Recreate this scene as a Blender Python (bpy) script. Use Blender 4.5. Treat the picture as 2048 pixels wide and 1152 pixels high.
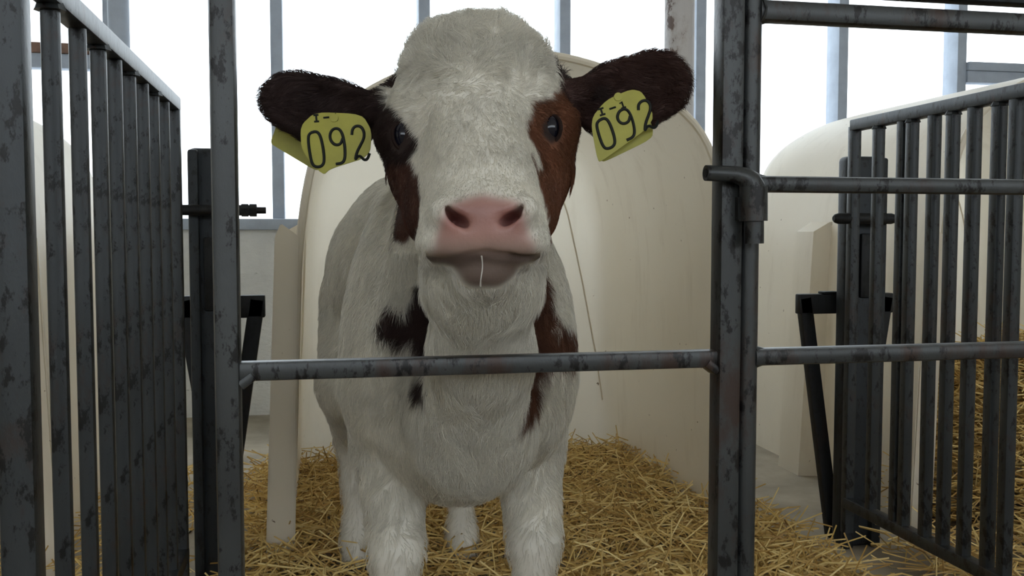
import bpy, bmesh, math, random
import numpy as np
from mathutils import Vector, Matrix

for _o in list(bpy.data.objects):
    bpy.data.objects.remove(_o)
random.seed(4); rng = np.random.default_rng(7)
S = bpy.context.scene
COL = S.collection

# ------------------------------------------------------------------ camera
FPX = 1900.0                                   # focal length in pixels of the 2048x1152 frame
YAW = math.radians(11.4)                       # the pen runs along +Y, the camera looks a little to its right
PITCH = math.radians(3.2)
CAMZ = 0.74
cam_d = bpy.data.cameras.new('camera'); cam = bpy.data.objects.new('camera', cam_d); COL.objects.link(cam)
cam_d.sensor_width = 36; cam_d.lens = FPX / 2048 * 36; cam_d.clip_start = 0.02; cam_d.clip_end = 300
cam.location = (0, 0, CAMZ); cam.rotation_euler = (math.pi / 2 - PITCH, 0, -YAW)
S.camera = cam
_R = cam.rotation_euler.to_matrix()
RT, UP, FW = np.array(_R.col[0]), np.array(_R.col[1]), -np.array(_R.col[2])
CP = np.array((0, 0, CAMZ))

def ray(px, py): return FW + (px - 1024) / FPX * RT + (576 - py) / FPX * UP
def H(px, py, D): return CP + D * ray(px, py)                       # point at depth D
def PY(px, py, Y): r = ray(px, py); return CP + r * (Y / r[1])      # point on the plane y = Y
def PX(px, py, X): r = ray(px, py); return CP + r * (X / r[0])      # point on the plane x = X

# ------------------------------------------------------------------ sky, exposure
W = bpy.data.worlds.new('overcast_sky'); S.world = W; W.use_nodes = True
_bg = W.node_tree.nodes['Background']; _bg.inputs[0].default_value = (0.85, 0.93, 1.0, 1); _bg.inputs[1].default_value = 1.0
S.view_settings.view_transform = 'Standard'; S.view_settings.look = 'None'
S.view_settings.gamma = 1; S.view_settings.use_curve_mapping = False
S.view_settings.exposure = 2.1
S.cycles.max_bounces = 10; S.cycles.diffuse_bounces = 6; S.cycles.transparent_max_bounces = 12

# ------------------------------------------------------------------ materials
def newmat(name):
    m = bpy.data.materials.new(name); m.use_nodes = True
    nt = m.node_tree; b = nt.nodes['Principled BSDF']
    return m, nt, b
def node(nt, t, **kw):
    n = nt.nodes.new(t)
    for k, v in kw.items(): setattr(n, k, v)
    return n
def noise(nt, scale, detail=6, rough=.6, coord='Object', stretch=None):
    tc = node(nt, 'ShaderNodeTexCoord'); n = node(nt, 'ShaderNodeTexNoise')
    n.inputs['Scale'].default_value = scale; n.inputs['Detail'].default_value = detail; n.inputs['Roughness'].default_value = rough
    if stretch:
        mp = node(nt, 'ShaderNodeMapping'); mp.inputs['Scale'].default_value = stretch
        nt.links.new(tc.outputs[coord], mp.inputs[0]); nt.links.new(mp.outputs[0], n.inputs[0])
    else: nt.links.new(tc.outputs[coord], n.inputs[0])
    return n
def ramp(nt, src, stops):
    r = node(nt, 'ShaderNodeValToRGB'); nt.links.new(src, r.inputs[0])
    el = r.color_ramp.elements
    while len(el) < len(stops): el.new(0.5)
    for e, (p, c) in zip(el, stops):
        e.position = p; e.color = (*c, 1) if len(c) == 3 else c
    return r
def mixc(nt, fac, a, b):
    m = node(nt, 'ShaderNodeMix', data_type='RGBA')
    nt.links.new(fac, m.inputs[0])
    for s, v in ((6, a), (7, b)):
        if isinstance(v, tuple): m.inputs[s].default_value = (*v, 1)
        else: nt.links.new(v, m.inputs[s])
    return m.outputs[2]
def bump(nt, src, b, st=.3, dist=.01):
    bp = node(nt, 'ShaderNodeBump'); bp.inputs['Strength'].default_value = st; bp.inputs['Distance'].default_value = dist
    nt.links.new(src, bp.inputs['Height']); nt.links.new(bp.outputs[0], b.inputs['Normal'])

def steel(name, base, rust, dark, amount=.55, coord='Generated', rough=.42, metal=.35):
    m, nt, b = newmat(name)
    n1 = noise(nt, 14, 8, .65, 'Object', (1, 1, .45)); n2 = noise(nt, 60, 5, .7, 'Object', (1, 1, .5)); n3 = noise(nt, 5, 3, .5, 'Object')
    r1 = ramp(nt, n1.outputs[0], [(amount, (0, 0, 0)), (amount + .1, (1, 1, 1))])
    r2 = ramp(nt, n2.outputs[0], [(.54, (0, 0, 0)), (.60, (1, 1, 1))])
    v = ramp(nt, n3.outputs[0], [(.3, tuple(c * .75 for c in base)), (.7, tuple(c * 1.3 for c in base))])
    c = mixc(nt, r1.outputs[0], v.outputs[0], rust)
    c = mixc(nt, r2.outputs[0], c, dark)
    nt.links.new(c, b.inputs['Base Color'])
    b.inputs['Metallic'].default_value = metal; b.inputs['Roughness'].default_value = rough
    bump(nt, n2.outputs[0], b, .35, .002)
    return m
M = {}
M['steel'] = steel('weathered_grey_steel', (.030, .034, .037), (.036, .022, .017), (.004, .0035, .0035), .55)
M['steel_gate'] = steel('worn_gate_steel', (.040, .043, .044), (.038, .024, .019), (.005, .004, .004), .53)
M['steel_post'] = steel('dark_post_steel', (.020, .024, .028), (.022, .017, .015), (.010, .010, .010), .6, rough=.55)
M['steel_dark'] = steel('blackened_steel', (.010, .011, .012), (.016, .010, .008), (.006, .006, .006), .55, rough=.6)

def plastic():
    m, nt, b = newmat('cream_translucent_plastic')
    n = noise(nt, 2.2, 4, .5); n2 = noise(nt, 46, 3, .5); n3 = noise(nt, 5, 5, .6, 'Object', (3, 3, .6))
    base = ramp(nt, n.outputs[0], [(.3, (.75, .685, .565)), (.7, (.80, .745, .635))])
    st = ramp(nt, n3.outputs[0], [(.55, (0, 0, 0)), (.8, (.35, .35, .35))])
    c = mixc(nt, st.outputs[0], base.outputs[0], (.50, .42, .31))
    sp = ramp(nt, n2.outputs[0], [(.735, (0, 0, 0)), (.765, (1, 1, 1))])
    c = mixc(nt, sp.outputs[0], c, (.22, .16, .10))
    nt.links.new(c, b.inputs['Base Color']); b.inputs['Roughness'].default_value = .42
    b.inputs['Specular IOR Level'].default_value = .35
    tr = node(nt, 'ShaderNodeBsdfTranslucent'); nt.links.new(c, tr.inputs[0])
    mx = node(nt, 'ShaderNodeMixShader'); mx.inputs[0].default_value = .33
    nt.links.new(b.outputs[0], mx.inputs[1]); nt.links.new(tr.outputs[0], mx.inputs[2])
    nt.links.new(mx.outputs[0], nt.nodes['Material Output'].inputs[0])
    return m
M['plastic'] = plastic()

def simple(name, c, rough=.6, var=.15, scale=8, spec=.3, metal=0, bmp=0):
    m, nt, b = newmat(name)
    n = noise(nt, scale, 5)
    r = ramp(nt, n.outputs[0], [(.3, tuple(x * (1 - var) for x in c)), (.7, tuple(min(1, x * (1 + var)) for x in c))])
    nt.links.new(r.outputs[0], b.inputs['Base Color']); b.inputs['Roughness'].default_value = rough
    b.inputs['Specular IOR Level'].default_value = spec; b.inputs['Metallic'].default_value = metal
    if bmp: bump(nt, n.outputs[0], b, bmp, .02)
    return m
def concrete():
    m, nt, b = newmat('stained_plaster')
    n = noise(nt, 3, 8, .65); n2 = noise(nt, 14, 8, .7, 'Object', (1, 1, 2.4))
    base = ramp(nt, n.outputs[0], [(.3, (.60, .60, .59)), (.7, (.80, .80, .78))])
    sp = ramp(nt, n2.outputs[0], [(.62, (0, 0, 0)), (.72, (.9, .9, .9))])
    c = mixc(nt, sp.outputs[0], base.outputs[0], (.10, .10, .10))
    nt.links.new(c, b.inputs['Base Color']); b.inputs['Roughness'].default_value = .9
    bump(nt, n2.outputs[0], b, .5, .02)
    return m
M['plaster'] = concrete()
M['frame'] = simple('grey_blue_window_frame', (.32, .36, .42), .55, .1, 12)
M['ceiling'] = simple('pale_bounce_ceiling', (.80, .76, .68), .9, .05)  # kept pale so the unseen ceiling bounces light onto the pens
M['wallpaint'] = simple('whitewashed_wall', (.60, .56, .49), .9, .1)
M['floor'] = simple('dirty_concrete_floor', (.30, .26, .20), .9, .3, 4, bmp=.3)
M['yard'] = simple('snowy_yard', (.75, .77, .8), .9, .06, 1)
M['wood'] = simple('brown_weathered_wood', (.16, .10, .075), .8, .3, 20)

def column_mat():
    m, nt, b = newmat('peeling_grey_paint')
    n = noise(nt, 9, 8, .7, 'Object', (1, 1, .6))
    r = ramp(nt, n.outputs[0], [(.5, (.42, .40, .39)), (.58, (.36, .33, .31)), (.61, (.12, .085, .07)), (.75, (.10, .07, .06))])
    nt.links.new(r.outputs[0], b.inputs['Base Color']); b.inputs['Roughness'].default_value = .7
    bump(nt, n.outputs[0], b, .4, .01)
    return m
M['column'] = column_mat()

def glass():
    m, nt, b = newmat('window_glass')
    t = node(nt, 'ShaderNodeBsdfTransparent'); g = node(nt, 'ShaderNodeBsdfGlossy'); g.inputs['Roughness'].default_value = .05
    t.inputs[0].default_value = (.97, .98, .98, 1)
    mx = node(nt, 'ShaderNodeMixShader'); mx.inputs[0].default_value = .04
    nt.links.new(t.outputs[0], mx.inputs[1]); nt.links.new(g.outputs[0], mx.inputs[2])
    nt.links.new(mx.outputs[0], nt.nodes['Material Output'].inputs[0])
    return m
M['glass'] = glass()

def straw_mat():
    m, nt, b = newmat('golden_straw')
    oi = node(nt, 'ShaderNodeAttribute', attribute_name='tone')
    r = ramp(nt, oi.outputs['Fac'], [(0, (.36, .21, .055)), (.5, (.62, .42, .13)), (1, (.80, .63, .28))])
    nt.links.new(r.outputs[0], b.inputs['Base Color']); b.inputs['Roughness'].default_value = .55
    return m
M['straw'] = straw_mat()
M['bedding'] = simple('packed_straw', (.50, .33, .11), .9, .4, 40, bmp=.6)

def coat_mat(name, rough, sss=False):
    m, nt, b = newmat(name)
    a = node(nt, 'ShaderNodeAttribute', attribute_name='coat')
    nt.links.new(a.outputs['Color'], b.inputs['Base Color'])
    b.inputs['Roughness'].default_value = rough; b.inputs['Specular IOR Level'].default_value = .25
    if sss:
        w = node(nt, 'ShaderNodeAttribute', attribute_name='wet')
        mr = node(nt, 'ShaderNodeMapRange'); mr.inputs[3].default_value = .75; mr.inputs[4].default_value = .36
        nt.links.new(w.outputs['Fac'], mr.inputs[0]); nt.links.new(mr.outputs[0], b.inputs['Roughness'])
        n = noise(nt, 260, 3, .5); bump(nt, n.outputs[0], b, .25, .0012)
    return m
M['coat'] = coat_mat('calf_coat_skin', .7, True)
def hair_mat():
    m, nt, b = newmat('calf_hair')
    a = node(nt, 'ShaderNodeAttribute', attribute_name='coat')
    nt.links.new(a.outputs['Color'], b.inputs['Base Color']); b.inputs['Roughness'].default_value = .55
    b.inputs['Specular IOR Level'].default_value = .2
    t = node(nt, 'ShaderNodeBsdfTranslucent'); nt.links.new(a.outputs['Color'], t.inputs[0])
    mx = node(nt, 'ShaderNodeMixShader'); mx.inputs[0].default_value = .35
    nt.links.new(b.outputs[0], mx.inputs[1]); nt.links.new(t.outputs[0], mx.inputs[2])
    nt.links.new(mx.outputs[0], nt.nodes['Material Output'].inputs[0])
    return m
M['hair'] = hair_mat()
M['eye'] = simple('dark_wet_eye', (.006, .006, .012), .05, .1, 5, .45)
M['sclera'] = simple('pink_eye_corner', (.45, .26, .20), .3, .1, 30, .5)
M['tag'] = simple('yellow_tag_plastic', (.36, .335, .04), .45, .1, 30, .4)
M['ink'] = simple('black_tag_ink', (.012, .014, .012), .6, .1, 30, .2)
_m, _nt, _b = newmat('clear_saliva'); _b.inputs['Base Color'].default_value = (.85, .82, .78, 1); _b.inputs['Roughness'].default_value = .1
_b.inputs['Alpha'].default_value = .55; M['saliva'] = _m

# ------------------------------------------------------------------ builders
class MB:
    def __init__(s): s.bm = bmesh.new()
    def box(s, lo, hi, bev=0, seg=2):
        lo, hi = np.array(lo, float), np.array(hi, float)
        r = bmesh.ops.create_cube(s.bm, size=1); vs = r['verts']
        for v in vs: v.co = Vector((lo + hi) / 2 + np.array(v.co) * (hi - lo))
        if bev: bmesh.ops.bevel(s.bm, geom=[e for e in s.bm.edges if e.verts[0] in vs], offset=bev, segments=seg, affect='EDGES', profile=.5)
        return s
    def bar(s, a, b, w, h, bev=.003, up=(0, 0, 1)):                  # rectangular tube from a to b
        a, b = Vector(a), Vector(b); d = (b - a); L = d.length; d.normalize()
        x = d.cross(Vector(up)); x = x.normalized() if x.length > 1e-4 else Vector((1, 0, 0)); z = x.cross(d).normalized()
        t = bmesh.new(); bmesh.ops.create_cube(t, size=1)
        for v in t.verts: v.co = Vector((v.co.x * w, v.co.y * L, v.co.z * h))
        if bev:
            le = [e for e in t.edges if abs((e.verts[0].co - e.verts[1].co).y) > L * .5]
            bmesh.ops.bevel(t, geom=le, offset=bev, segments=2, affect='EDGES', profile=.5)
        m = Matrix((x, d, z)).transposed().to_4x4(); m.translation = (a + b) / 2
        bmesh.ops.transform(t, matrix=m, verts=t.verts); s.add(t); return s
    def add(s, t):
        me = bpy.data.meshes.new('tmp'); t.to_mesh(me); s.bm.from_mesh(me); bpy.data.meshes.remove(me); t.free()
    def tube(s, pts, r, n=14, cap=True):                            # r one radius or one for each point
        pts = [Vector(p) for p in pts]; rs = r if hasattr(r, '__len__') else [r] * len(pts)
        rings = []; prev = None
        for i, p in enumerate(pts):
            d = (pts[min(i + 1, len(pts) - 1)] - pts[max(i - 1, 0)]).normalized()
            x = prev - d * prev.dot(d) if prev else d.orthogonal()
            x.normalize(); prev = x; y = d.cross(x)
            rr = float(rs[i]); rings.append([s.bm.verts.new(p + rr * (math.cos(2 * math.pi * k / n) * x + math.sin(2 * math.pi * k / n) * y)) for k in range(n)])
        for A, B in zip(rings, rings[1:]):
            for k in range(n): s.bm.faces.new((A[k], A[(k + 1) % n], B[(k + 1) % n], B[k]))
        if cap: s.bm.faces.new(rings[0][::-1]); s.bm.faces.new(rings[-1])
        return s
    def build(s, name, mat, parent=None, smooth=True):
        bmesh.ops.recalc_face_normals(s.bm, faces=s.bm.faces)
        me = bpy.data.meshes.new(name); s.bm.to_mesh(me); s.bm.free()
        return link(name, me, mat, parent, smooth)
def link(name, me, mat, parent=None, smooth=True):
    if mat and not me.materials: me.materials.append(M[mat] if isinstance(mat, str) else mat)
    if smooth:
        me.shade_smooth()
        if len(me.polygons) < 60000:
            try: me.set_sharp_from_angle(angle=math.radians(38))
            except Exception: pass
    o = bpy.data.objects.new(name, me); COL.objects.link(o)
    if parent: o.parent = parent
    return o
def empty(name, loc=(0, 0, 0)):
    o = bpy.data.objects.new(name, None); COL.objects.link(o); o.location = loc; o.empty_display_size = .05
    return o
def tag(o, label=None, cat=None, group=None, kind=None):
    for k, v in (('label', label), ('category', cat), ('group', group), ('kind', kind)):
        if v: o[k] = v
    return o
def keep(o, parent):                                                # parent an object whose mesh is in world coordinates
    o.parent = parent; o.matrix_parent_inverse = Matrix.Translation(-parent.location); return o

# ------------------------------------------------------------------ the barn
YW = 4.0                                        # inner face of the window wall
X0, X1, YB, ZC = -5.0, 7.0, -4.5, 2.9
SILL = 0.80
tag(MB().box((X0, YB, -.2), (X1, YW + .3, 0)).build('floor', 'floor', smooth=False), 'dirty concrete barn floor under the pens', 'floor', kind='structure')
tag(MB().box((X0 - .2, YB - .2, ZC), (X1 + .2, YW + .3, ZC + .15)).build('ceiling', 'ceiling', smooth=False), 'unseen pale barn ceiling above the pens, toned to bounce light', 'ceiling', kind='structure')  # unseen; encloses the barn to darken its front, pale to bounce light
wb = MB(); wb.box((X0, YW, 0), (X1, YW + .25, SILL - .04)); wb.box((X0, YW, 2.6), (X1, YW + .25, ZC))
tag(wb.build('wall_back', 'plaster', smooth=False), 'stained grey plaster wall below the bright windows', 'wall', kind='structure')
wf = MB(); wf.box((X0, YB - .2, 0), (X1, YB, 1.4)); wf.box((X0, YB - .2, 2.84), (X1, YB, ZC))  # unseen wall; parapet and gap set so front light falls from above
tag(wf.build('wall_front', 'wallpaint', smooth=False), 'unseen low wall of the barn, its open top shaped to admit front light', 'wall', kind='structure')
for nm, x in (('wall_left', X0 - .2), ('wall_right', X1)):
    tag(MB().box((x, YB - .2, 0), (x + .2, YW + .25, ZC)).build(nm, 'wallpaint', smooth=False), 'whitewashed end wall of the barn', 'wall', kind='structure')
tag(MB().box((-60, YW + .3, -.4), (60, 90, -.3)).build('ground', 'yard', smooth=False), 'pale snowy yard outside the windows', 'ground', kind='structure')

# the window band: sill, mullions, transoms and panes
MUL = [-4.42, -3.82, -3.22, -2.62, -2.01, -1.40, -0.80, -0.165, 0.435, 1.04, 1.66, 2.35, 2.96, 3.55, 4.2, 4.82, 5.44, 6.06, 6.6]
win = tag(empty('window_1', (0, YW, SILL)), 'band of tall bright windows with grey-blue mullions', 'window', kind='structure')
keep(MB().box((X0, YW - .06, SILL - .04), (X1, YW + .25, SILL + .005), .006).build('sill', 'frame'), win)
keep(MB().box((X0, YW, 2.54), (X1, YW + .1, 2.6), .004).build('head_rail', 'frame'), win)
mme = None
for x in MUL:
    o = MB().box((x - .024, YW, SILL + .005), (x + .024, YW + .11, 2.54), .004).build('mullion', 'frame'); keep(o, win)
edges = [X0] + MUL + [X1]
for a, b in zip(edges, edges[1:]):
    o = MB().box((a + .024, YW + .07, SILL + .005), (b - .024, YW + .074, 2.54)).build('pane', 'glass', smooth=False); keep(o, win)
for a, b, z in ((-1.40, -0.80, 1.43), (-2.01, -1.40, 1.43), (2.96, 3.55, 1.50), (3.55, 4.2, 1.50)):
    o = MB().box((a + .024, YW - .01, z - .045), (b - .024, YW + .06, z + .01), .004).build('transom', 'frame'); keep(o, win)
    p = MB().box((a + .024, YW - .02, z + .01), (b - .024, YW + .06, z + .05), .004).build('transom_cap', 'wood' if a < 0 else 'frame'); keep(p, win)

# columns in front of the windows
def column(px, Y, r, label, mat='column'):
    p = PY(px, 470, Y); m = MB(); x, y = p[0], p[1]
    t = tag(empty('column', (x, y, 0)), label, 'column')
    keep(MB().tube([(x, y, 0), (x, y, ZC)], r, 28).build('shaft', mat), t)
    keep(MB().tube([(x, y, 0), (x, y, .02)], r * 1.7, 20).build('base_plate', 'steel_post'), t)
    return t
column(1355, 3.55, .058, 'round column with peeling grey-brown paint standing right of the calf by the windows')
column(247, 3.55, .036, 'thin grey column by the windows above the left barred partition', 'frame')

# ------------------------------------------------------------------ calf hutches
HX, HP, HY = 0.452, 1.57, 2.12
PROF = [(.525, 0), (.512, .35), (.50, .68), (.487, .80), (.468, .90), (.44, .97), (.395, 1.02), (.33, 1.065), (.25, 1.102), (.17, 1.128), (.09, 1.145), (0, 1.15)]
def smooth_prof(n=46):
    P = [(-x, z) for x, z in PROF] + [(x, z) for x, z in PROF[-2::-1]]
    P = np.array(P); d = np.r_[0, np.cumsum(np.linalg.norm(np.diff(P, axis=0), axis=1))]
    t = np.linspace(0, d[-1], n * 2 + 1); Q = np.c_[np.interp(t, d, P[:, 0]), np.interp(t, d, P[:, 1])]
    for _ in range(2): Q[1:-1] = .25 * Q[:-2] + .5 * Q[1:-1] + .25 * Q[2:]
    return Q
def hutch(cx, Y0, depth, label, zs=1.0):
    root = tag(empty('calf_hutch', (cx, Y0, 0)), label, 'hutch', 'plastic calf hutches in a row')
    Q = smooth_prof(); n = len(Q); QZ = Q * np.array((1, zs)); bm = bmesh.new(); rows = []
    ctr = np.array((0, .55))
    #  (depth fraction along Y, scale about the axis): walls, then a rounded rear cap closing to the back panel
    st = [(0, 1.0), (.25, .997), (.55, .993), (.8, .99), (.92, .985), (.965, .97), (.988, .94), (1.0, .89), (1.004, .55), (1.006, .28)]
    for f, sc in st:
        row = []
        for x, z in Q:
            zz = (z if f <= .8 else .55 + (z - .55) * sc / .99) * zs
            if z < .02: zz = z
            elif zz < 0: zz = 0
            row.append(bm.verts.new((x * sc, f * depth, zz)))
        rows.append(row)
    for A, B in zip(rows, rows[1:]):
        for k in range(n - 1): bm.faces.new((A[k], A[k + 1], B[k + 1], B[k]))
    c = bm.verts.new((0, 1.006 * depth, .4))
    for k in range(n - 1): bm.faces.new((rows[-1][k], rows[-1][k + 1], c))
    bmesh.ops.recalc_face_normals(bm, faces=bm.faces)
    me = bpy.data.meshes.new('shell'); bm.to_mesh(me); bm.free()
    sh = link('shell', me, 'plastic', root)
    # rolled rim round the opening
    MB().tube([(x, -.004, z) for x, z in QZ], .009, 8).build('rim', 'plastic', root)
    for s in (-1, 1):                                                # flat wings beside the opening
        f = MB()
        vs = [(s * .515, 0), (s * .578, 0), (s * .548, .735), (s * .535, .765), (s * .495, .735)]
        A = [f.bm.verts.new((x, -.014, z)) for x, z in vs]; B = [f.bm.verts.new((x, .0, z)) for x, z in vs]
        f.bm.faces.new(A); f.bm.faces.new(B[::-1])
        for k in range(5): f.bm.faces.new((A[k], A[(k + 1) % 5], B[(k + 1) % 5], B[k]))
        bmesh.ops.bevel(f.bm, geom=list(f.bm.edges), offset=.003, segments=2, affect='EDGES')
        f.build('side_flange', 'plastic', root)
        for yy in ((.60,) if s < 0 else ()):                                        # tapering moulded ribs on the side walls
            g = MB(); k0 = .30 if s < 0 else .30
            zt = .78; w = .065
            pts = []
            for z, dx in ((0.0, .065), (zt - .03, .055), (zt, .0)):
                i = np.argmin(abs(Q[:n // 2, 1] - z)); bx = -Q[i, 0] * .99
                pts.append((s * (bx + .004), s * (bx + dx + .004), z, w * (1 - .25 * z)))
            V = []
            for xi, xo, z, ww in pts:
                V.append([g.bm.verts.new((xi, yy - ww * 1.25, z)), g.bm.verts.new((xo, yy - ww, z)), g.bm.verts.new((xo, yy + ww, z)), g.bm.verts.new((xi, yy + ww * 1.25, z))])
            for A, B in zip(V, V[1:]):
                for k in range(3): g.bm.faces.new((A[k], A[k + 1], B[k + 1], B[k]))
            bmesh.ops.remove_doubles(g.bm, verts=g.bm.verts, dist=.0005)
            g.build('rib', 'plastic', root)
    for q in (1,):                                                # upright seams pressed into the rear panel
        MB().tube([(q * (PY(px, py, HY + depth * .985)[0] - HX), depth * .985, PY(px, py, HY + depth * .985)[2]) for px, py in ((1090, 330), (1118, 375), (1136, 430), (1164, 560), (1190, 700), (1205, 800))], .0028, 6).build('seam', 'plastic', root)
    return root
hutch(HX, HY, 1.0, 'cream plastic calf hutch with arched opening directly behind the calf')
hutch(HX + HP, HY, 1.15, 'white plastic calf hutch at right behind the gate and barred partition', 1.03)
hutch(HX - HP, HY, 1.0, 'cream plastic calf hutch at left behind the barred partition')

# ------------------------------------------------------------------ barred side partitions
ZR = 1.0; YG = 0.97
XL = PY(361, 208, 2.0)[0]; XR = PY(1700, 250, 2.0)[0]
def grille(X, ys, y_near, y_far, label, bw=.022, bd=.022):
    root = tag(empty('barred_partition', (X, y_far, 0)), label, 'fence', 'barred side partitions of the pen')
    me = None
    for y in ys:
        o = MB().bar((0, 0, .13), (0, 0, ZR - .015), bw, bd, .005, up=(0, 1, 0))
        if me is None: b = o.build('bar', 'steel', root); me = b.data
        else: b = link('bar', me, None, root)
        b.location = (0, y - y_far, 0)
    MB().bar((0, 0, ZR - .012), (0, y_near - y_far, ZR - .012), .026, .026, .004).build('top_rail', 'steel', root)
    MB().bar((0, 0, .12), (0, y_near - y_far, .12), .026, .026, .004).build('bottom_rail', 'steel', root)
    for y, zt in ((y_near, 1.22),):
        b = MB().bar((0, 0, 0), (0, 0, zt), .032, .032, .006, up=(0, 1, 0)).build('end_post', 'steel', root); b.location = (0, y - y_far, 0)
    for y in (y_far,):
        b = MB().bar((0, 0, .05), (0, 0, ZR - .015), .023, .023, .004, up=(0, 1, 0)).build('end_bar', 'steel', root)
    # weld beads under the top rail
    for y in ys[::2]:
        b = MB().tube([(0, 0, ZR - .03), (0, 0, ZR - .022)], [.016, .013], 8).build('weld_bead', 'steel', root); b.location = (0, y - y_far, 0)
    return root
ysL = [PX(px, 400, XL)[1] for px in (110, 163, 203, 235, 263, 289, 310, 331)]
grille(XL, ysL, PX(26, 400, XL)[1], PX(351, 400, XL)[1], 'dark steel partition of close upright bars at the left edge', .019, .014)
ysR = [PX(px, 300, XR)[1] for px in (1757, 1806, 1824, 1868, 1905, 1948, 1997, 2032)] + [1.36, 1.26, 1.16, 1.06]
grille(XR, ysR, YG + .02, PX(1709, 300, XR)[1], 'dark steel partition of upright bars at right behind the gate')

# ------------------------------------------------------------------ hinge posts with pins and tapered brackets
def hinge_post(px0, px1, ytop, Y, rod_l, rod_r, rod_y, bx0, bx1, by, label, lab2, lab3, nuts):
    a, b = PY(px0, 470, Y), PY(px1, 470, Y); cx = (a[0] + b[0]) / 2; hw = (b[0] - a[0]) / 2
    zt = PY((px0 + px1) / 2, ytop, Y)[2]
    root = tag(empty('hinge_post', (cx, Y, 0)), label, 'post', 'short posts carrying the partitions')
    MB().box((-hw, -.018, 0), (hw, .03, zt), .012, 3).build('channel', 'steel_post', root)
    for s in (-1, 1): MB().box((s * hw * .72 - hw * .26, -.032, 0), (s * hw * .72 + hw * .26, -.012, zt - .004), .006, 2).build('lip', 'steel_post', root)
    MB().box((-hw * .3, -.026, zt - .33), (hw * .3, -.012, zt - .18), .004).build('hinge_plate', 'steel_dark', root)
    # pin through the post
    l, r = PY(rod_l, rod_y, Y - .05), PY(rod_r, rod_y, Y - .05); rz = l[2]
    pin = tag(empty('hinge_pin', (cx, Y - .05, rz)), lab2, 'bolt')
    x0, x1 = l[0] - cx, r[0] - cx
    if nuts:
        MB().tube([(x0, 0, 0), (x1, 0, 0)], .007, 12).build('rod', 'steel_dark', pin)
        MB().tube([(x0, 0, 0), (x0 + .13, 0, 0)], .011, 12).build('sleeve', 'steel_dark', pin)
        for q in (.026, .042): MB().tube([(x1 - q - .006, 0, 0), (x1 - q + .008, 0, 0)], .013, 6).build('nut', 'steel_dark', pin)
    else:
        MB().tube([(x0, 0, 0), (x0 + .004, 0, 0), (x0 + .012, 0, 0), (x1 - .012, 0, 0), (x1 - .004, 0, 0), (x1, 0, 0)], [.006, .010, .0125, .0125, .010, .006], 14).build('rod', 'steel_dark', pin)
        MB().tube([(x1 - .05, 0, 0), (x1 - .03, 0, 0)], .016, 12).build('collar', 'steel_dark', pin)
    # tapered bracket in front of the hutch line
    Yb = Y + .07
    l, r = PY(bx0, by, Yb), PY(bx1, by, Yb); z1 = l[2]; bw = r[0] - l[0]
    br = tag(empty('bracket_stand', ((l[0] + r[0]) / 2, Yb, 0)), lab3, 'stand', 'tapered stands behind the hinge posts')
    MB().box((-bw / 2, -.012, z1 - .048), (bw / 2, .012, z1), .003).build('cross_bar', 'steel_dark', br)
    for s in (-1, 1): MB().bar((s * (bw / 2 - .016), 0, z1 - .01), (s * (bw / 2 - .105 * z1 / .6), 0, 0), .032, .024, .003, up=(0, 1, 0)).build('leg', 'steel_dark', br)
    MB().box((-bw / 2 + .06, -.02, z1), (-bw / 2 + .10, .012, z1 + .006), .002).build('lug', 'steel_dark', br)
hinge_post(380, 462, 297, 2.03, 364, 532, 420, 352, 530, 592,
           'dark short post beside the left partition, half behind the upright', 'threaded hinge pin with nuts through the left short post', 'dark tapered steel stand behind the left short post', True)
hinge_post(1685, 1760, 313, 2.03, 1667, 1792, 437, 1595, 1782, 588,
           'dark short channel post at right behind the gate', 'round-ended hinge pin through the right short post', 'dark tapered steel stand behind the right short post', False)

# ------------------------------------------------------------------ front of the pen: frame, gate, latch
def gx(px): return PY(px, 470, YG)[0]
def gz(px, py): return PY(px, py, YG)[2]
fr = tag(empty('pen_front_frame', (gx(452), YG, 0)), 'steel front frame of the pen whose low bar crosses the calf\'s chest', 'frame')
xl, xr = gx(452), gx(1453)
wl = gx(480) - gx(425)
keep(MB().bar((xl, YG, 0), (xl, YG, 1.30), wl * .94, .03, .006, up=(0, 1, 0)).build('upright', 'steel_gate'), fr)
wr = gx(1476) - gx(1431)
keep(MB().bar((xr, YG, 0), (xr, YG, 1.30), wr, .03, .005, up=(0, 1, 0)).build('upright', 'steel_gate'), fr)
zb = gz(960, 729)
keep(MB().bar((xl + wl * .45, YG, zb), (xr - wr * .45, YG, zb), .02, .0185, .003).build('chest_bar', 'steel_gate'), fr)
for s, x in ((1, xl + wl * .47), (-1, xr - wr * .47)):
    keep(MB().bar((x, YG, zb - .013), (x + s * .012, YG, zb - .004), .024, .010, .003).build('weld_bead', 'steel_gate'), fr)
keep(MB().bar((xl + wl * .45, YG, .16), (xr - wr * .45, YG, .16), .02, .02, .003).build('low_bar', 'steel_gate'), fr)
keep(MB().bar((XL + .017, YG, 1.28), (xr - wr * .45, YG, 1.28), .02, .02, .003).build('head_bar', 'steel_gate'), fr)
keep(MB().bar((XL + .017, YG, .16), (xl - wl * .45, YG, .16), .02, .02, .003).build('low_bar', 'steel_gate'), fr)

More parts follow.
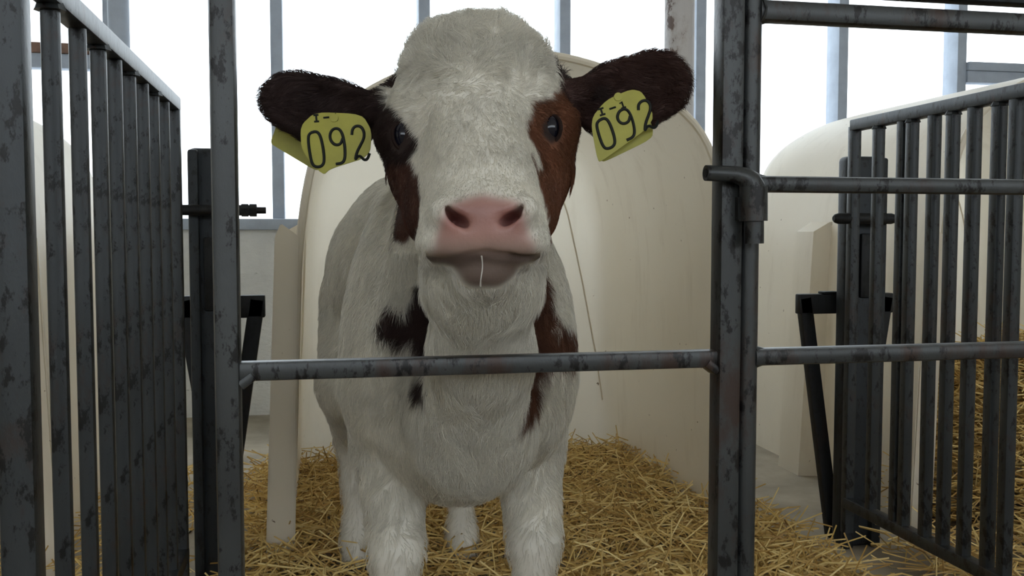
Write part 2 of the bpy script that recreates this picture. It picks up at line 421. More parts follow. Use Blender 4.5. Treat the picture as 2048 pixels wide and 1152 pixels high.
gt = tag(empty('pen_gate', (gx(1497), YG, 0)), 'steel gate with horizontal rails at right, hung beside the tall uprights', 'gate')
xb = gx(1497); wg = gx(1516) - gx(1478); xe = XR - .03
keep(MB().tube([(xb, YG, .05), (xb, YG, 1.02)], wg / 2, 20).build('stile', 'steel_gate'), gt)
keep(MB().tube([(xe, YG, .05), (xe, YG, 1.02)], wg / 2, 20).build('stile', 'steel_gate'), gt)
for px, py, h in ((1560, 25, .0225), (1560, 369, .0175), (1560, 712, .0185)):
    z = gz(px, py)
    keep(MB().bar((xb + wg * .3, YG, z), (xe - wg * .3, YG, z), .022, h, .005).build('rail', 'steel_gate'), gt)
    for q in (-1, 1):
        keep(MB().tube([(xb + wg * .42, YG, z + q * h * .15), (xb + wg * .95, YG, z + q * h * .32)], [h * .62, h * .2], 10).build('weld_bead', 'steel_gate'), gt)
z = gz(1560, -30) ; z2 = gz(1560, 25)
keep(MB().bar((xb - wg * .4, YG + .01, z + .004), (xe, YG + .01, z + .004), .022, .02, .004).build('upper_rail', 'steel_post'), gt)
keep(MB().bar((xb, YG, 1.0), (xb, YG + .004, z + .012), .018, .018, .003).build('riser', 'steel_gate'), gt)
keep(MB().bar((xb + wg * .3, YG, .14), (xe - wg * .3, YG, .14), .022, .0185, .005).build('rail', 'steel_gate'), gt)

la = tag(empty('gate_latch', (gx(1500), YG - .03, gz(1500, 350))), 'bent pipe drop latch linking the gate to the upright', 'latch')
def lp(px, py, dy=-.030): p = PY(px, py, YG + dy); return tuple(p)
rL = .0085
pts = [lp(1411, 346), lp(1440, 347), lp(1470, 349), lp(1487, 353), lp(1499, 362), lp(1506, 376), lp(1508, 400)]
keep(MB().tube(pts, [rL * .98, rL, rL * 1.05, rL * 1.2, rL * 1.45, rL * 1.55, rL * 1.5], 18).build('bent_handle', 'steel_gate'), la)
keep(MB().tube([lp(1409.4, 346), lp(1411.2, 346)], rL * .55, 12).build('bore_shade_disc', 'steel_dark'), la)  # solid dark end disc: shade of the hollow pipe put into colour
keep(MB().tube([lp(1507, 374), lp(1507, 442)], (lp(1533, 0)[0] - lp(1481, 0)[0]) / 2, 20).build('sleeve', 'steel_gate'), la)
keep(MB().tube([lp(1508, 440), lp(1508, 487)], (lp(1527, 0)[0] - lp(1490, 0)[0]) / 2, 18).build('drop_pin', 'steel_gate'), la)
keep(MB().bar(lp(1478, 395, -.012), lp(1478, 440, -.012), .012, .02, .003, up=(0, 1, 0)).build('mount_tab', 'steel_dark'), la)

# ------------------------------------------------------------------ straw
def straw_heap(name, n, fn, label, L=(.07, .2), w=.0016, flat=.35):
    base, h = fn(n); th = rng.uniform(0, 2 * np.pi, n); el = rng.normal(0, flat, n); ln = rng.uniform(*L, n)
    d = np.c_[np.cos(th) * np.cos(el), np.sin(th) * np.cos(el), np.sin(el)]
    sd = np.c_[-np.sin(th), np.cos(th), np.zeros(n)] * w; up = np.cross(d, sd); up /= np.linalg.norm(up, axis=1)[:, None]; up *= w
    bend = rng.normal(0, .012, (n, 3))
    V = []
    for t, bf in ((-.5, 0), (0, 1), (.5, 0)):
        p = base + d * ln[:, None] * t + bend * bf
        for a in (sd + up * -.6, -sd + up * -.6, up): V.append(p + a)
    V = np.stack(V, 1); V[..., 2] = np.maximum(V[..., 2], .002); V = V.reshape(-1, 3)
    F = []
    for r in (0, 3):
        for k in range(3): F.append((r + k, r + (k + 1) % 3, r + 3 + (k + 1) % 3, r + 3 + k))
    F = (np.array(F)[None] + (np.arange(n) * 9)[:, None, None]).reshape(-1, 4)
    me = bpy.data.meshes.new(name); me.from_pydata(V.tolist(), [], F.tolist())
    at = me.attributes.new('tone', 'FLOAT', 'POINT'); at.data.foreach_set('value', np.repeat(rng.uniform(0, 1, n), 9).astype(np.float32))
    o = link(name, me, 'straw', smooth=False)
    return tag(o, label, 'straw', kind='stuff')
def bed(x0, x1, y0, y1, z):
    def f(n):
        x = rng.uniform(x0, x1, n); y = rng.uniform(y0, y1, n)
        return np.c_[x, y, z + .05 * rng.random(n)], None
    return f
def mound(cx, cy, rx, ry, hh):
    def f(n):
        a = rng.uniform(0, 2 * np.pi, n); r = np.sqrt(rng.random(n)); x = r * np.cos(a); y = r * np.sin(a)
        z = hh * np.maximum(0, 1 - r ** 2) ** .7 * rng.uniform(.72, 1.0, n)
        return np.c_[cx + rx * x, cy + ry * y, z + .01], None
    return f
straw_heap('straw_bedding', 9000, bed(-.2, 1.1, 1.05, 3.0, .015), 'loose golden straw bedding on the floor of the calf\'s pen')
straw_heap('straw_pile', 9000, mound(HX + HP - .1, 2.25, .40, .45, .46), 'golden straw pile at the mouth of the right hutch')
straw_heap('straw_scatter', 3000, bed(1.25, 3.2, 1.1, 2.0, .01), 'thin golden straw scattered on the floor right of the partition')
straw_heap('straw_litter', 3000, bed(-2.0, -.32, 1.1, 3.0, .01), 'thin golden straw scattered on the floor left of the partition')

# ------------------------------------------------------------------ the calf: one implicit body, meshed as a single skin
I3 = np.stack([RT, FW, UP])                      # rows: right, away, up in the picture's frame
def rolled(deg=0, yaw=0, pit=0):                 # rotate that frame: roll in the picture plane, yaw about up, pitch about right
    A = I3.copy()
    a = math.radians(yaw); A = np.stack([A[0] * math.cos(a) + A[1] * math.sin(a), -A[0] * math.sin(a) + A[1] * math.cos(a), A[2]])
    a = math.radians(pit); A = np.stack([A[0], A[1] * math.cos(a) + A[2] * math.sin(a), -A[1] * math.sin(a) + A[2] * math.cos(a)])
    a = math.radians(deg); A = np.stack([A[0] * math.cos(a) + A[2] * math.sin(a), A[1], -A[0] * math.sin(a) + A[2] * math.cos(a)])
    return A
PR = []
def ell(c, r, k=.02, op='add', A=I3): PR.append(('e', np.array(c, float), np.array(r, float), A, k, op))
def cone(a, b, ra, rb, k=.02, op='add'): PR.append(('c', np.array(a, float), np.array(b, float), ra, rb, k, op))
WI = np.eye(3)
# skull and face
ell(H(955, 192, 1.145), (.095, .105, .081), .03)
ell(H(955, 128, 1.14), (.070, .075, .048), .03)
for a_, d_ in zip(rng.uniform(-62, 62, 34), rng.uniform(-.055, .055, 34)):   # tufts of the woolly poll
    a_ = math.radians(a_); cone(H(955 + 140 * math.sin(a_), 174 - 126 * math.cos(a_) + 500 * abs(d_ + .01), 1.135 + d_), H(955 + 148 * math.sin(a_), 172 - 132 * math.cos(a_) + 500 * abs(d_ + .01), 1.13 + d_), .015, .009, .010)
#                          # woolly poll
ell(H(957, 238, 1.125), (.103, .075, .058), .03)                       # brow, widest
cone(H(955, 235, 1.07), H(967, 430, .965), .060, .050, .04)             # bridge
ell(H(838, 300, 1.125), (.036, .070, .062), .035, A=rolled(-12)); ell(H(872, 385, 1.09), (.036, .065, .058), .035, A=rolled(-15))          # cheeks
ell(H(1082, 297, 1.125), (.036, .070, .062), .035, A=rolled(12)); ell(H(1052, 382, 1.09), (.036, .065, .058), .035, A=rolled(15))
ell(H(962, 430, 1.04), (.066, .08, .06), .04)
ell(H(967, 466, .958), (.061, .055, .040), .03)                         # muzzle
ell(H(967, 424, .926), (.042, .028, .024), .020)                        # nose pad
ell(H(897, 491, .940), (.031, .034, .0155), .016, A=rolled(-4))         # upper lip, both halves
ell(H(1037, 489, .940), (.031, .034, .0155), .016, A=rolled(4))
ell(H(967, 480, .930), (.040, .028, .0155), .016)
ell(H(967, 541, .952), (.034, .034, .0205), .006)                        # chin and lower lip
ell(H(965, 552, 1.015), (.052, .055, .026), .03)                         # jaw
for a_, b_ in (((848, 519), (899, 524)), ((899, 524), (940, 513)), ((940, 513), (972, 509)), ((972, 509), (1014, 512)), ((1014, 512), (1086, 517))):
    cone(H(a_[0], a_[1], .905 + .0000022 * (a_[0] - 967) ** 2), H(b_[0], b_[1], .905 + .0000022 * (b_[0] - 967) ** 2), .0042, .0042, .003, 'sub')
cone(H(963, 545, 1.02), H(955, 430, 1.19), .045, .068, .03)
# brow ridges and eyelids
for px, py, s in ((1102, 258, 1), (803, 272, -1)):
    ell(H(px - s * 2, py - 2, 1.108), (.030, .030, .027), .016, A=rolled(0, s * -40))
    ell(H(px - s * 4, py - 28, 1.10), (.024, .024, .010), .012, A=rolled(s * -12))
# nostrils
for px, py, s in ((915, 440, -1), (1022, 436, 1)):
    ell(H(px + s * 14, py - 12, .912), (.020, .016, .014), .012, A=rolled(s * 20))        # wing of the nostril
for px, py, s in ((918, 441, -1), (1019, 438, 1)):
    ell(H(px, py, .905), (.0115, .030, .0052), .004, 'sub', A=rolled(s * 32, s * -14))
    ell(H(px + s * 19, py - 17, .902), (.0075, .020, .0032), .004, 'sub', A=rolled(s * 66, s * -14))
cone(H(968, 452, .890), H(968, 500, .893), .0022, .002, .004, 'sub')       # philtrum
# ears
def ear(base, mid, tip, wid, wid2, s, roll):
    A = rolled(roll, s * -16, -8)
    cone(H(*base), H(*mid), .021, .026, .02)
    ell(H(*mid), (.052, .019, wid), .016, A=A)
    ell(H(*tip), (.046, .017, wid2), .016, A=A)
    m2 = np.array(H(*mid)) - A[1] * .014; t2 = np.array(H(*tip)) - A[1] * .013
    ell(m2, (.046, .016, wid * .74), .008, 'sub', A=A)
    ell(t2, (.036, .013, wid2 * .76), .008, 'sub', A=A)
ear((785, 218, 1.165), (668, 232, 1.16), (598, 204, 1.155), .046, .038, -1, -6)
ear((1125, 195, 1.165), (1236, 200, 1.16), (1304, 171, 1.155), .050, .044, 1, 14)
cone(H(1102, 132, 1.20), H(1146, 192, 1.17), .006, .012, .008)            # dark hair ridge from ear to horn bud
cone(H(800, 152, 1.20), H(768, 196, 1.17), .006, .012, .008)
# neck, chest, trunk
cone(H(955, 330, 1.22), H(930, 560, 1.40), .082, .125, .05)
cone(H(966, 575, 1.035), H(963, 700, 1.105), .046, .046, .05)             # throat
cone(H(963, 700, 1.105), H(948, 860, 1.25), .046, .080, .05)            # brisket
ell(H(918, 720, 1.44), (.150, .17, .215), .05)
ell(H(797, 620, 1.41), (.076, .10, .205), .02, A=rolled(-10))
ell(H(1052, 690, 1.41), (.070, .12, .165), .04, A=rolled(5))
def Wp(x, y, z): return np.array((x, y, z))
ell(Wp(.195, 1.72, .615), (.105, .40, .19), .03, A=WI)
ell(Wp(.185, 1.97, .655), (.172, .22, .190), .05, A=WI)
cone(H(925, 510, 1.45), H(815, 447, 1.96), .085, .098, .03)
for s, hx, fx in ((-1, .07, .105), (1, .30, .315)):
    # hind leg: thigh, stifle forward, hock back, cannon, pastern, hoof
    P = [(hx + s * -.02, 2.02, .60, .09), (hx, 1.93, .44, .075), (hx, 2.10, .285, .038), (hx, 2.06, .10, .025), (hx, 2.05, .075, .028), (hx, 2.02, .028, .030)]
    for a, b in zip(P, P[1:]): cone(a[:3], b[:3], a[3], b[3], .025)
    Q_ = [(fx, 1.44, .52, .075), (fx, 1.45, .42, .056), (fx, 1.39, .275, .036), (fx, 1.40, .10, .024), (fx, 1.395, .075, .028), (fx, 1.37, .028, .031)]
    for a, b in zip(Q_, Q_[1:]): cone(a[:3], b[:3], a[3], b[3], .025)
cone((.165, 2.17, .74), (.165, 2.22, .45), .02, .012, .02)              # tail

def prim(p, X):
    if p[0] == 'e':
        q = (X - p[1]) @ p[3].T / p[2]; k0 = np.linalg.norm(q, axis=-1); k1 = np.linalg.norm(q / p[2], axis=-1) + 1e-9
        return k0 * (k0 - 1) / k1
    a, b, ra, rb = p[1:5]; ab = b - a; t = np.clip(((X - a) @ ab) / (ab @ ab), 0, 1)
    return np.linalg.norm(X - a - t[..., None] * ab, axis=-1) - (ra + (rb - ra) * t)
def blend(d, e, k, op):
    if op == 'sub':
        h = np.maximum(k - abs(d + e), 0) / k; return np.maximum(d, -e) + h * h * k * .25
    h = np.maximum(k - abs(d - e), 0) / k; return np.minimum(d, e) - h * h * k * .25
def sdf(X):
    d = np.full(X.shape[:-1], 9.0)
    for p in PR: d = blend(d, prim(p, X), p[-2], p[-1])
    return d
def surf(px, py, d0=.8, d1=1.5):                                         # depth of the skin along a picture ray
    D = d0
    for _ in range(160):
        s = sdf(H(px, py, D)[None])[0]
        if s < .0003 or D > d1: break
        D += max(s * .7, .0003)
    return D

def axis(lo, hi, segs):                                                   # uneven spacing: segs = [(from, to, step)]
    out = []
    for a, b, s in segs: out += list(np.arange(a, b - 1e-6, s))
    return np.array(out + [hi], np.float32)
HS = .0032
gx_ = axis(-.10, .46, [(-.10, .46, HS)])
gy_ = axis(.80, 2.30, [(.80, 1.22, HS), (1.22, 1.5, .006), (1.5, 2.30, .011)])
gz_ = axis(-.01, 1.07, [(-.01, .60, .008), (.60, 1.07, HS)])
F = np.full((len(gx_), len(gy_), len(gz_)), 9.0, np.float32)
for p in PR:
    if p[0] == 'e': r = abs(p[3]).T @ p[2] if False else np.sqrt(((p[3] * p[2][:, None]) ** 2).sum(0)); lo, hi = p[1] - r, p[1] + r
    else: r = max(p[3], p[4]); lo, hi = np.minimum(p[1], p[2]) - r, np.maximum(p[1], p[2]) + r
    m = p[-2] + .02; lo, hi = lo - m, hi + m
    sl = [slice(max(0, np.searchsorted(g, l) - 1), np.searchsorted(g, h) + 1) for g, l, h in zip((gx_, gy_, gz_), lo, hi)]
    G = np.stack(np.meshgrid(gx_[sl[0]], gy_[sl[1]], gz_[sl[2]], indexing='ij'), -1)
    F[sl[0], sl[1], sl[2]] = blend(F[sl[0], sl[1], sl[2]], prim(p, G.astype(np.float64)).astype(np.float32), p[-2], p[-1])

def surface_nets(F, gx, gy, gz):
    ins = F < 0
    c = sum(ins[i:i + F.shape[0] - 1, j:j + F.shape[1] - 1, k:k + F.shape[2] - 1].astype(np.int8) for i in (0, 1) for j in (0, 1) for k in (0, 1))
    act = (c > 0) & (c < 8); ii, jj, kk = np.nonzero(act)
    idx = np.full(act.shape, -1, np.int64); idx[ii, jj, kk] = np.arange(len(ii))
    off = [(i, j, k) for i in (0, 1) for j in (0, 1) for k in (0, 1)]
    P = np.stack([np.stack([gx[ii + a], gy[jj + b], gz[kk + c_]], -1) for a, b, c_ in off], 1).astype(np.float64)
    Vv = np.stack([F[ii + a, jj + b, kk + c_] for a, b, c_ in off], 1).astype(np.float64)
    acc = np.zeros((len(ii), 3)); cnt = np.zeros(len(ii))
    for e0 in range(8):
        for e1 in range(e0 + 1, 8):
            if sum(abs(x - y) for x, y in zip(off[e0], off[e1])) != 1: continue
            a, b = Vv[:, e0], Vv[:, e1]; m = (a < 0) != (b < 0)
            t = a[m] / (a[m] - b[m]); acc[m] += P[m, e0] + t[:, None] * (P[m, e1] - P[m, e0]); cnt[m] += 1
    V = acc / cnt[:, None]; Q = []
    for ax in range(3):
        A = [slice(None)] * 3; B = [slice(None)] * 3
        A[ax] = slice(0, -1); B[ax] = slice(1, None)
        a, b = ins[tuple(A)], ins[tuple(B)]; x = np.argwhere(a != b); o1, o2 = [q for q in range(3) if q != ax]
        ok = (x[:, o1] > 0) & (x[:, o2] > 0) & (x[:, o1] < F.shape[o1] - 1) & (x[:, o2] < F.shape[o2] - 1); x = x[ok]
        def cell(d1, d2):
            y = x.copy(); y[:, o1] -= d1; y[:, o2] -= d2; return idx[y[:, 0], y[:, 1], y[:, 2]]
        q = np.stack([cell(1, 1), cell(0, 1), cell(0, 0), cell(1, 0)], 1)
        fl = a[x[:, 0], x[:, 1], x[:, 2]] ^ (ax == 1); q[~fl] = q[~fl][:, ::-1]; Q.append(q)
    return V, np.concatenate(Q)
V, Q = surface_nets(F, gx_, gy_, gz_)
E = np.concatenate([Q[:, [0, 1]], Q[:, [1, 2]], Q[:, [2, 3]], Q[:, [3, 0]]])
deg = np.bincount(E[:, 0], minlength=len(V)) + np.bincount(E[:, 1], minlength=len(V))
for lam in (.5, .5, .4):                                                   # light relaxation of the skin
    a = np.stack([np.bincount(E[:, 0], V[E[:, 1], c], len(V)) + np.bincount(E[:, 1], V[E[:, 0], c], len(V)) for c in range(3)], 1) / np.maximum(deg, 1)[:, None]
    V = V + lam * (a - V)

def pix(X):                                                                # picture coordinates and depth of points
    d = X - CP; D = d @ FW; return 1024 + FPX * (d @ RT) / D, 576 - FPX * (d @ UP) / D, D
def inpoly(x, y, poly):
    r = np.zeros(len(x), bool); n = len(poly)
    for i in range(n):
        (ax, ay), (bx, by) = poly[i], poly[(i + 1) % n]
        c = ((ay > y) != (by > y)) & (x < (bx - ax) * (y - ay) / (by - ay + 1e-9) + ax); r ^= c
    return r
def vnoise(X, s, seed):                                                     # cheap smooth noise
    g = np.random.default_rng(seed); o = np.zeros(len(X))
    for _ in range(7):
        k = g.normal(0, 1, 3) * s; o += np.sin(X @ k + g.uniform(0, 6.28))
    return o / 3.5
WHITE, BROWN, DARK, PINK = (.72, .69, .62), (.155, .062, .032), (.040, .024, .022), (.37, .195, .168)
def coat_colour(X):
    x, y, D = pix(X); n = len(X); C = np.tile(np.array(WHITE), (n, 1)); C *= (1 + .06 * vnoise(X, 40, 3))[:, None]
    jx = x + 7 * vnoise(X, 160, 1); jy = y + 7 * vnoise(X, 160, 2)
    head = D < 1.30
    def put(m, c): C[m] = np.array(c) * (1 + .18 * vnoise(X[m], 90, 5))[:, None]
    # eye patches running down the cheeks; the sides of the head behind them belong to the same patch
    R_ = [(1062, 215), (1100, 190), (1150, 170), (1250, 180), (1250, 330), (1200, 400), (1200, 450), (1098, 486), (1096, 440), (1080, 370), (1068, 310), (1050, 262)]
    L_ = [(842, 300), (815, 262), (790, 228), (768, 195), (650, 180), (650, 330), (700, 420), (760, 470), (812, 492), (832, 468), (838, 420), (842, 360), (822, 320)]
    put(head & inpoly(jx, jy, R_), BROWN); put(head & inpoly(jx, jy, L_), (.075, .032, .022)); put(head & inpoly(jx, jy, L_) & (jy < 325), (.030, .018, .016))
    eL = (x < 790) & (D < 1.30) & (y < 330) & (D > 1.10) & ((x < 768) | (y > 205)); eR = (x > 1118) & (D < 1.30) & (y < 330) & (D > 1.10)
    put(eL, DARK); put(eR, (.060, .031, .026))
    put((D > 1.165) & (D < 1.26) & (y < 200) & ((x > 1098) | (x < 806)), DARK)
    # chest patches
    body = D > 1.12
    for cx, cy, rx, ry in ((790, 650, 36, 40), (850, 640, 38, 82), (1080, 650, 28, 110), (1128, 690, 24, 42), (890, 775, 60, 26), (1040, 780, 34, 60)):
        m = body & (D > 1.16) & (((jx - cx) / rx) ** 2 + ((jy - cy) / ry) ** 2 < 1) & (D < 1.6); put(m, DARK if cx < 1000 else (.115, .05, .03))
    # pink nose, lips and lower lip
    wet = np.zeros(n)
    nose = (D < 1.0) & inpoly(x + 3 * vnoise(X, 200, 9), y, [(884, 420), (910, 402), (965, 388), (1025, 400), (1046, 420), (1058, 455), (1072, 490), (1084, 512), (965, 512), (852, 516), (866, 488), (876, 455)])
    lw = np.clip((y[nose] - 462) / 36, 0, 1)[:, None]; C[nose] = (np.array(PINK) * (1 - lw) + np.array((.31, .215, .18)) * lw) * (1 + .12 * vnoise(X[nose], 120, 8))[:, None]; wet[nose] = 1
    lip = (D < 1.02) & inpoly(x, y, [(843, 512), (965, 504), (1090, 508), (1086, 522), (1045, 528), (1030, 552), (1000, 574), (935, 574), (910, 545), (898, 530), (848, 526)])
    C[lip] = np.array((.135, .098, .082)); wet[lip] = .8
    ml = (D < 1.02) & (abs(y - np.interp(x, (848, 899, 940, 972, 1014, 1086), (519, 524, 513, 509, 512, 517))) < 6) & (x > 846) & (x < 1088); C[ml] = (.05, .032, .028)
    for px, py, s in ((918, 441, -1), (1019, 438, 1)):  # nostril hollows: shade of their depth put into the reddened skin colour
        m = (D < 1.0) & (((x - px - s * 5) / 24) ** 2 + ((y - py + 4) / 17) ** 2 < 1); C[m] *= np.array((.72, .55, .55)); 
    for px, py in ((1104, 258), (803, 272)):                                 # dark lids
        m = head & (((x - px) / 21) ** 2 + ((y - py) / 28) ** 2 < 1); C[m] = (.022, .013, .011); wet[m] = .3
    hoof = X[:, 2] < .045; C[hoof] = (.06, .05, .045)
    return np.clip(C, 0, 1), wet
C, WET = coat_colour(V)
NZ = (WET > .7)
for it in range(12):
    mk = np.ones(len(V), bool) if it < 2 else near
    if it < 2: near = np.bincount(E[:, 0], NZ[E[:, 1]], len(V)) + np.bincount(E[:, 1], NZ[E[:, 0]], len(V)) > 0
    else: near = near | (np.bincount(E[:, 0], near[E[:, 1]] * (it < 6), len(V)) + np.bincount(E[:, 1], near[E[:, 0]] * (it < 6), len(V)) > 0)
    C = np.where(mk[:, None], .5 * C, C) + mk[:, None] * .5 * np.stack([np.bincount(E[:, 0], C[E[:, 1], c], len(V)) + np.bincount(E[:, 1], C[E[:, 0], c], len(V)) for c in range(3)], 1) / np.maximum(deg, 1)[:, None]

calf = tag(empty('calf', (.2, 1.7, 0)), 'white and brown calf with yellow ear tags looking over the bar', 'calf')
me = bpy.data.meshes.new('body'); me.from_pydata(V.tolist(), [], Q.tolist()); me.update()
ca = me.attributes.new('coat', 'FLOAT_COLOR', 'POINT'); ca.data.foreach_set('color', np.c_[C, np.ones(len(C))].astype(np.float32).ravel())
wa = me.attributes.new('wet', 'FLOAT', 'POINT'); wa.data.foreach_set('value', WET.astype(np.float32))
me.materials.append(M['coat']); me.shade_smooth()
body = bpy.data.objects.new('body', me); COL.objects.link(body); keep(body, calf)

# eyes
def ball(name, c, r, mat, sc=(1, 1, 1), A=I3):
    b = bmesh.new(); bmesh.ops.create_uvsphere(b, u_segments=28, v_segments=18, radius=1)
    for v in b.verts: q = np.array(v.co) * r * np.array(sc); v.co = Vector(np.array(c) + q @ A)
    m_ = bpy.data.meshes.new(name); b.to_mesh(m_); b.free(); return link(name, m_, mat)
for px, py, s in ((1104, 258, 1), (803, 272, -1)):
    D = surf(px, py)
    e = ball('eye', H(px, py, D + .0105), .0165, 'eye', (.66, .9, .96), rolled(s * -8, s * -25)); keep(e, calf)
    w = ball('eye_corner', H(px - s * 13, py + 18, D + .0035), .0062, 'sclera', (.8, .9, .9)); w.parent = e
    # lid rim
    pts = []
    Aq = rolled(s * -8, s * -25)
    for t in np.linspace(0, 2 * np.pi, 22):
        q = np.array(H(px, py, D + .004)) + (np.array((math.cos(t) * .0102, .001, math.sin(t) * .0145)) @ Aq); pts.append(q)
    lid = MB().tube(pts, .0022, 7, cap=False).build('eyelid', simple('dark_lid', (.018, .010, .008), .7, .1, 8, .1)); keep(lid, calf)

# ear tags
def tag_plate(poly, D, tilt, th=.0022):
    """outline in picture pixels laid on a plane leaning by tilt (depth per metre right, up)"""
    c = np.mean(poly, 0)
    def pt(x, y, o=0):
        p = H(x, y, D) ; q = p - H(c[0], c[1], D); dx, dz = q @ RT, q @ UP
        return p + FW * (dx * tilt[0] + dz * tilt[1] - o)
    m = MB(); P = np.array(poly, float)
    for _ in range(2):                                                      # round the corners
        P = np.concatenate([[.82 * a + .18 * b, .18 * a + .82 * b] for a, b in zip(P, np.roll(P, -1, 0))])
    A = [m.bm.verts.new(pt(x, y, th)) for x, y in P]; B = [m.bm.verts.new(pt(x, y)) for x, y in P]; n = len(P)
    m.bm.faces.new(A); m.bm.faces.new(B[::-1])
    for k in range(n): m.bm.faces.new((A[k], A[(k + 1) % n], B[(k + 1) % n], B[k]))
    return m, pt
GL = {'0': [[(.3, .02), (.12, .1), (.08, .5), (.12, .9), (.32, 1), (.62, 1), (.8, .88), (.84, .5), (.78, .12), (.6, 0), (.3, .02)]],
      '9': [[(.78, .3), (.62, .46), (.32, .46), (.12, .32), (.12, .14), (.32, 0), (.62, 0), (.8, .14), (.84, .5), (.76, .86), (.58, .99), (.22, .99)]],
      '2': [[(.12, .24), (.2, .07), (.42, 0), (.68, .04), (.8, .2), (.74, .38), (.5, .56), (.25, .74), (.1, .97), (.26, .86), (.42, .86), (.58, .99), (.76, .98), (.92, .82)]],
      'I': [[(.2, 0), (.8, 0)], [(.5, 0), (.5, 1)], [(.2, 1), (.8, 1)]], '-': [[(.2, .5), (.9, .5)]], '1': [[(.25, .2), (.5, 0), (.5, 1)], [(.25, 1), (.75, 1)]]}
def glyphs(root, txt, o, u, v, pt, r, th):
    o, u, v = np.array(o, float), np.array(u, float), np.array(v, float)
    for i, ch in enumerate(txt):
        m = MB()
        for st in GL[ch]:
            P = np.array(st); 
            for _ in range(2 if len(st) > 3 else 0):
                P = np.concatenate([P[:1]] + [[.75 * a + .25 * b, .25 * a + .75 * b] for a, b in zip(P, P[1:])] + [P[-1:]])
            m.tube([pt(*(o + u * (i + p[0] * .86) + v * p[1]), th) for p in P], r, 6)
        g = m.build('printed_' + ('digit' if ch.isdigit() else 'mark'), 'ink'); g.parent = root
for nm, front, back, D0, tilt, dig, top, lb in (
    ('ear_tag', [(630, 224), (601, 252), (604, 303), (647, 352), (662, 338), (740, 314), (744, 262), (724, 228)],
     [(560, 225), (550, 262), (541, 287), (560, 299), (645, 350), (672, 300), (640, 230)], (1.128, 1.185), (0, .06),
     ((611, 266), (43, -6), (11, 71)), ((624, 231), (19, -1.5), (1.5, 13)), 'yellow plastic ear tag numbered 092 in the left-hand ear'),
    ('ear_tag', [(1212, 200), (1180, 240), (1195, 325), (1205, 322), (1312, 245), (1286, 184), (1262, 178)],
     [(1210, 215), (1196, 310), (1204, 325), (1222, 318), (1304, 278), (1306, 255), (1280, 200)], (1.126, 1.139), (0, .06),
     ((1186, 246), (41, -18.5), (18, 58)), ((1192, 221), (21, -7), (4, 12)), 'yellow plastic ear tag numbered 092 in the right-hand ear')):
    m, pt = tag_plate(front, D0[0], tilt); f = m.build(nm, 'tag', smooth=False); keep(f, calf); f['label'] = lb
    m, pt2 = tag_plate(back, D0[1], tilt); b = m.build('back_plate', 'tag', smooth=False); b.parent = f
    glyphs(f, '092', *dig, pt, .0018, .0024)
    glyphs(f, 'I-1', *top, pt, .0012, .0024)
    c = np.mean(front, 0); s = MB().tube([pt(c[0], c[1] - 48, .004), pt(c[0], c[1] - 48, -(D0[1] - D0[0]))], .005, 12).build('stud', 'tag'); s.parent = f

# drool
D = surf(966, 505)
pts = [H(963 + 2 * math.sin(i * .5), y, min(surf(964, y), D + .02) - .0012) for i, y in enumerate(range(512, 574, 6))]
keep(MB().tube(pts, [.0008, .0007] + [.0006] * (len(pts) - 4) + [.0008, .0010], 7).build('drool_strand', 'saliva'), calf)

# ------------------------------------------------------------------ the coat: short hair over the skin
me.calc_loop_triangles()
T = np.zeros(len(me.loop_triangles) * 3, np.int32); me.loop_triangles.foreach_get('vertices', T); T = T.reshape(-1, 3)
VN = np.zeros(len(V) * 3, np.float32); me.vertices.foreach_get('normal', VN); VN = VN.reshape(-1, 3).astype(np.float64)
e1, e2 = V[T[:, 1]] - V[T[:, 0]], V[T[:, 2]] - V[T[:, 0]]; area = .5 * np.linalg.norm(np.cross(e1, e2), axis=1)
cen = V[T].mean(1); px_, py_, D_ = pix(cen)
wt = area * np.where(D_ < 1.3, 3.2, 1.0) * np.where(cen[:, 2] < .3, .3, 1) * np.where(WET[T].max(1) > .1, 0.0, 1)
NH = 260000
ti = rng.choice(len(T), NH, p=wt / wt.sum()); u = rng.random((NH, 2)); fl = u.sum(1) > 1; u[fl] = 1 - u[fl]
bw = np.c_[1 - u.sum(1), u]; root = (V[T[ti]] * bw[..., None]).sum(1); nrm = (VN[T[ti]] * bw[..., None]).sum(1)
nrm /= np.linalg.norm(nrm, axis=1)[:, None]; hc = (C[T[ti]] * bw[..., None]).sum(1)
x, y, D = pix(root); hd = D < 1.30
flow = np.tile(np.array((0, .35, -1.0)), (NH, 1))                               # body hair: down and back
whorl = H(955, 215, 1.06); away = root - whorl
face = hd & (y < 500) & (x > 775) & (x < 1140); flow[face] = away[face] / (np.linalg.norm(away[face], axis=1)[:, None] + 1e-6) 
earL = hd & (x < 775) & (y < 340) ; earR = hd & (x > 1140) & (y < 320)
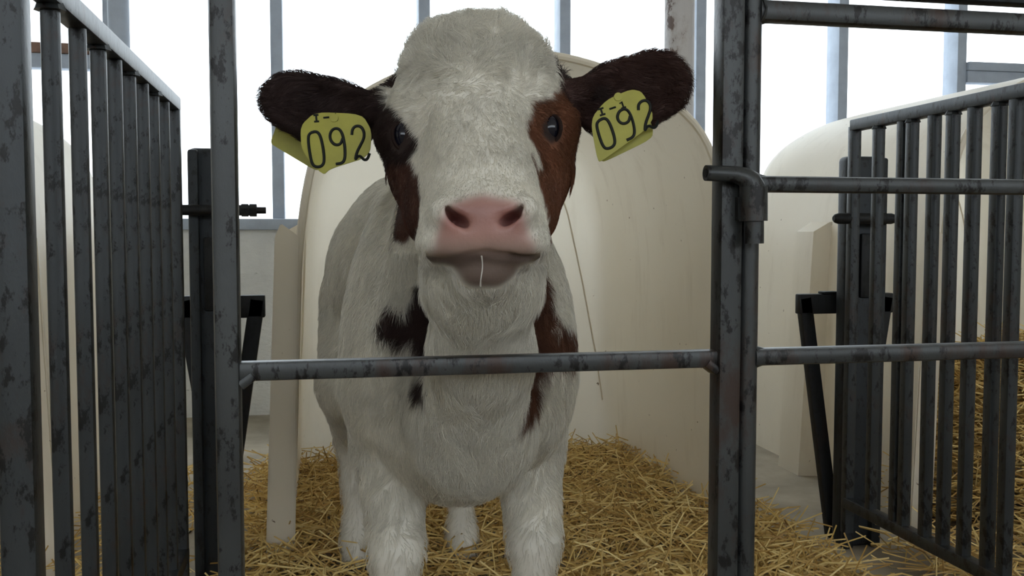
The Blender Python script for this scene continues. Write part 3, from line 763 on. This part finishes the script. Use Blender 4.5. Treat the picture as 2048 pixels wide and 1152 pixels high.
flow[earL] = -RT * 1.0 - UP * .25; flow[earR] = RT - UP * .2
ln = np.where(D > 1.25, .020, .016)
ln = np.where(face, .009, ln); ln = np.where(face & (y < 150), .021, ln); ln = np.where(face & (y > 330), .006, ln)
ln = np.where(hd & (y > 560), .024, ln); ln = np.where(earL | earR, .013, ln)
cl = np.stack([vnoise(root, 130, s) for s in (21, 22, 23)], 1)                   # clumping
cf = np.where(face & (y < 190), .6, np.where(face, .16, .38))[:, None]
t = flow + cf * cl + rng.normal(0, .16, (NH, 3)); t -= nrm * (t * nrm).sum(1)[:, None]; t /= np.linalg.norm(t, axis=1)[:, None] + 1e-6
lift = np.where(face & (y < 140), .60, np.where(D > 1.05, .24, .34))[:, None]
ln = (ln * rng.uniform(.6, 1.15, NH))[:, None]
d0 = nrm * (lift + .35) + t; d0 /= np.linalg.norm(d0, axis=1)[:, None]
d1 = nrm * lift * .45 + t + .3 * cf * cl; d1 /= np.linalg.norm(d1, axis=1)[:, None]
p0 = root - nrm * .0006; p1 = p0 + d0 * ln * .4; p2 = p1 + d1 * ln * .35; p3 = p2 + (d1 - nrm * .12 + np.array((0, 0, -.15))) * ln * .3
pts = np.stack([p0, p1, p2, p3], 1).reshape(-1, 3).astype(np.float32)
hcu = bpy.data.hair_curves.new('coat_hair'); hcu.add_curves([4] * NH)
hcu.attributes['position'].data.foreach_set('vector', pts.ravel())
ra = hcu.attributes.get('radius') or hcu.attributes.new('radius', 'FLOAT', 'POINT')
rb = np.where(D > 1.3, .0004, .00022)[:, None] * np.array((1, .9, .65, .15))[None]
ra.data.foreach_set('value', rb.astype(np.float32).ravel())
hc = np.clip(hc * rng.uniform(.82, 1.14, NH)[:, None], 0, .95)
at = hcu.attributes.new('coat', 'FLOAT_COLOR', 'CURVE'); at.data.foreach_set('color', np.c_[hc, np.ones(NH)].astype(np.float32).ravel())
hcu.materials.append(M['hair'])
ho = bpy.data.objects.new('coat_hair', hcu); COL.objects.link(ho); keep(ho, calf); ho['kind'] = 'stuff'
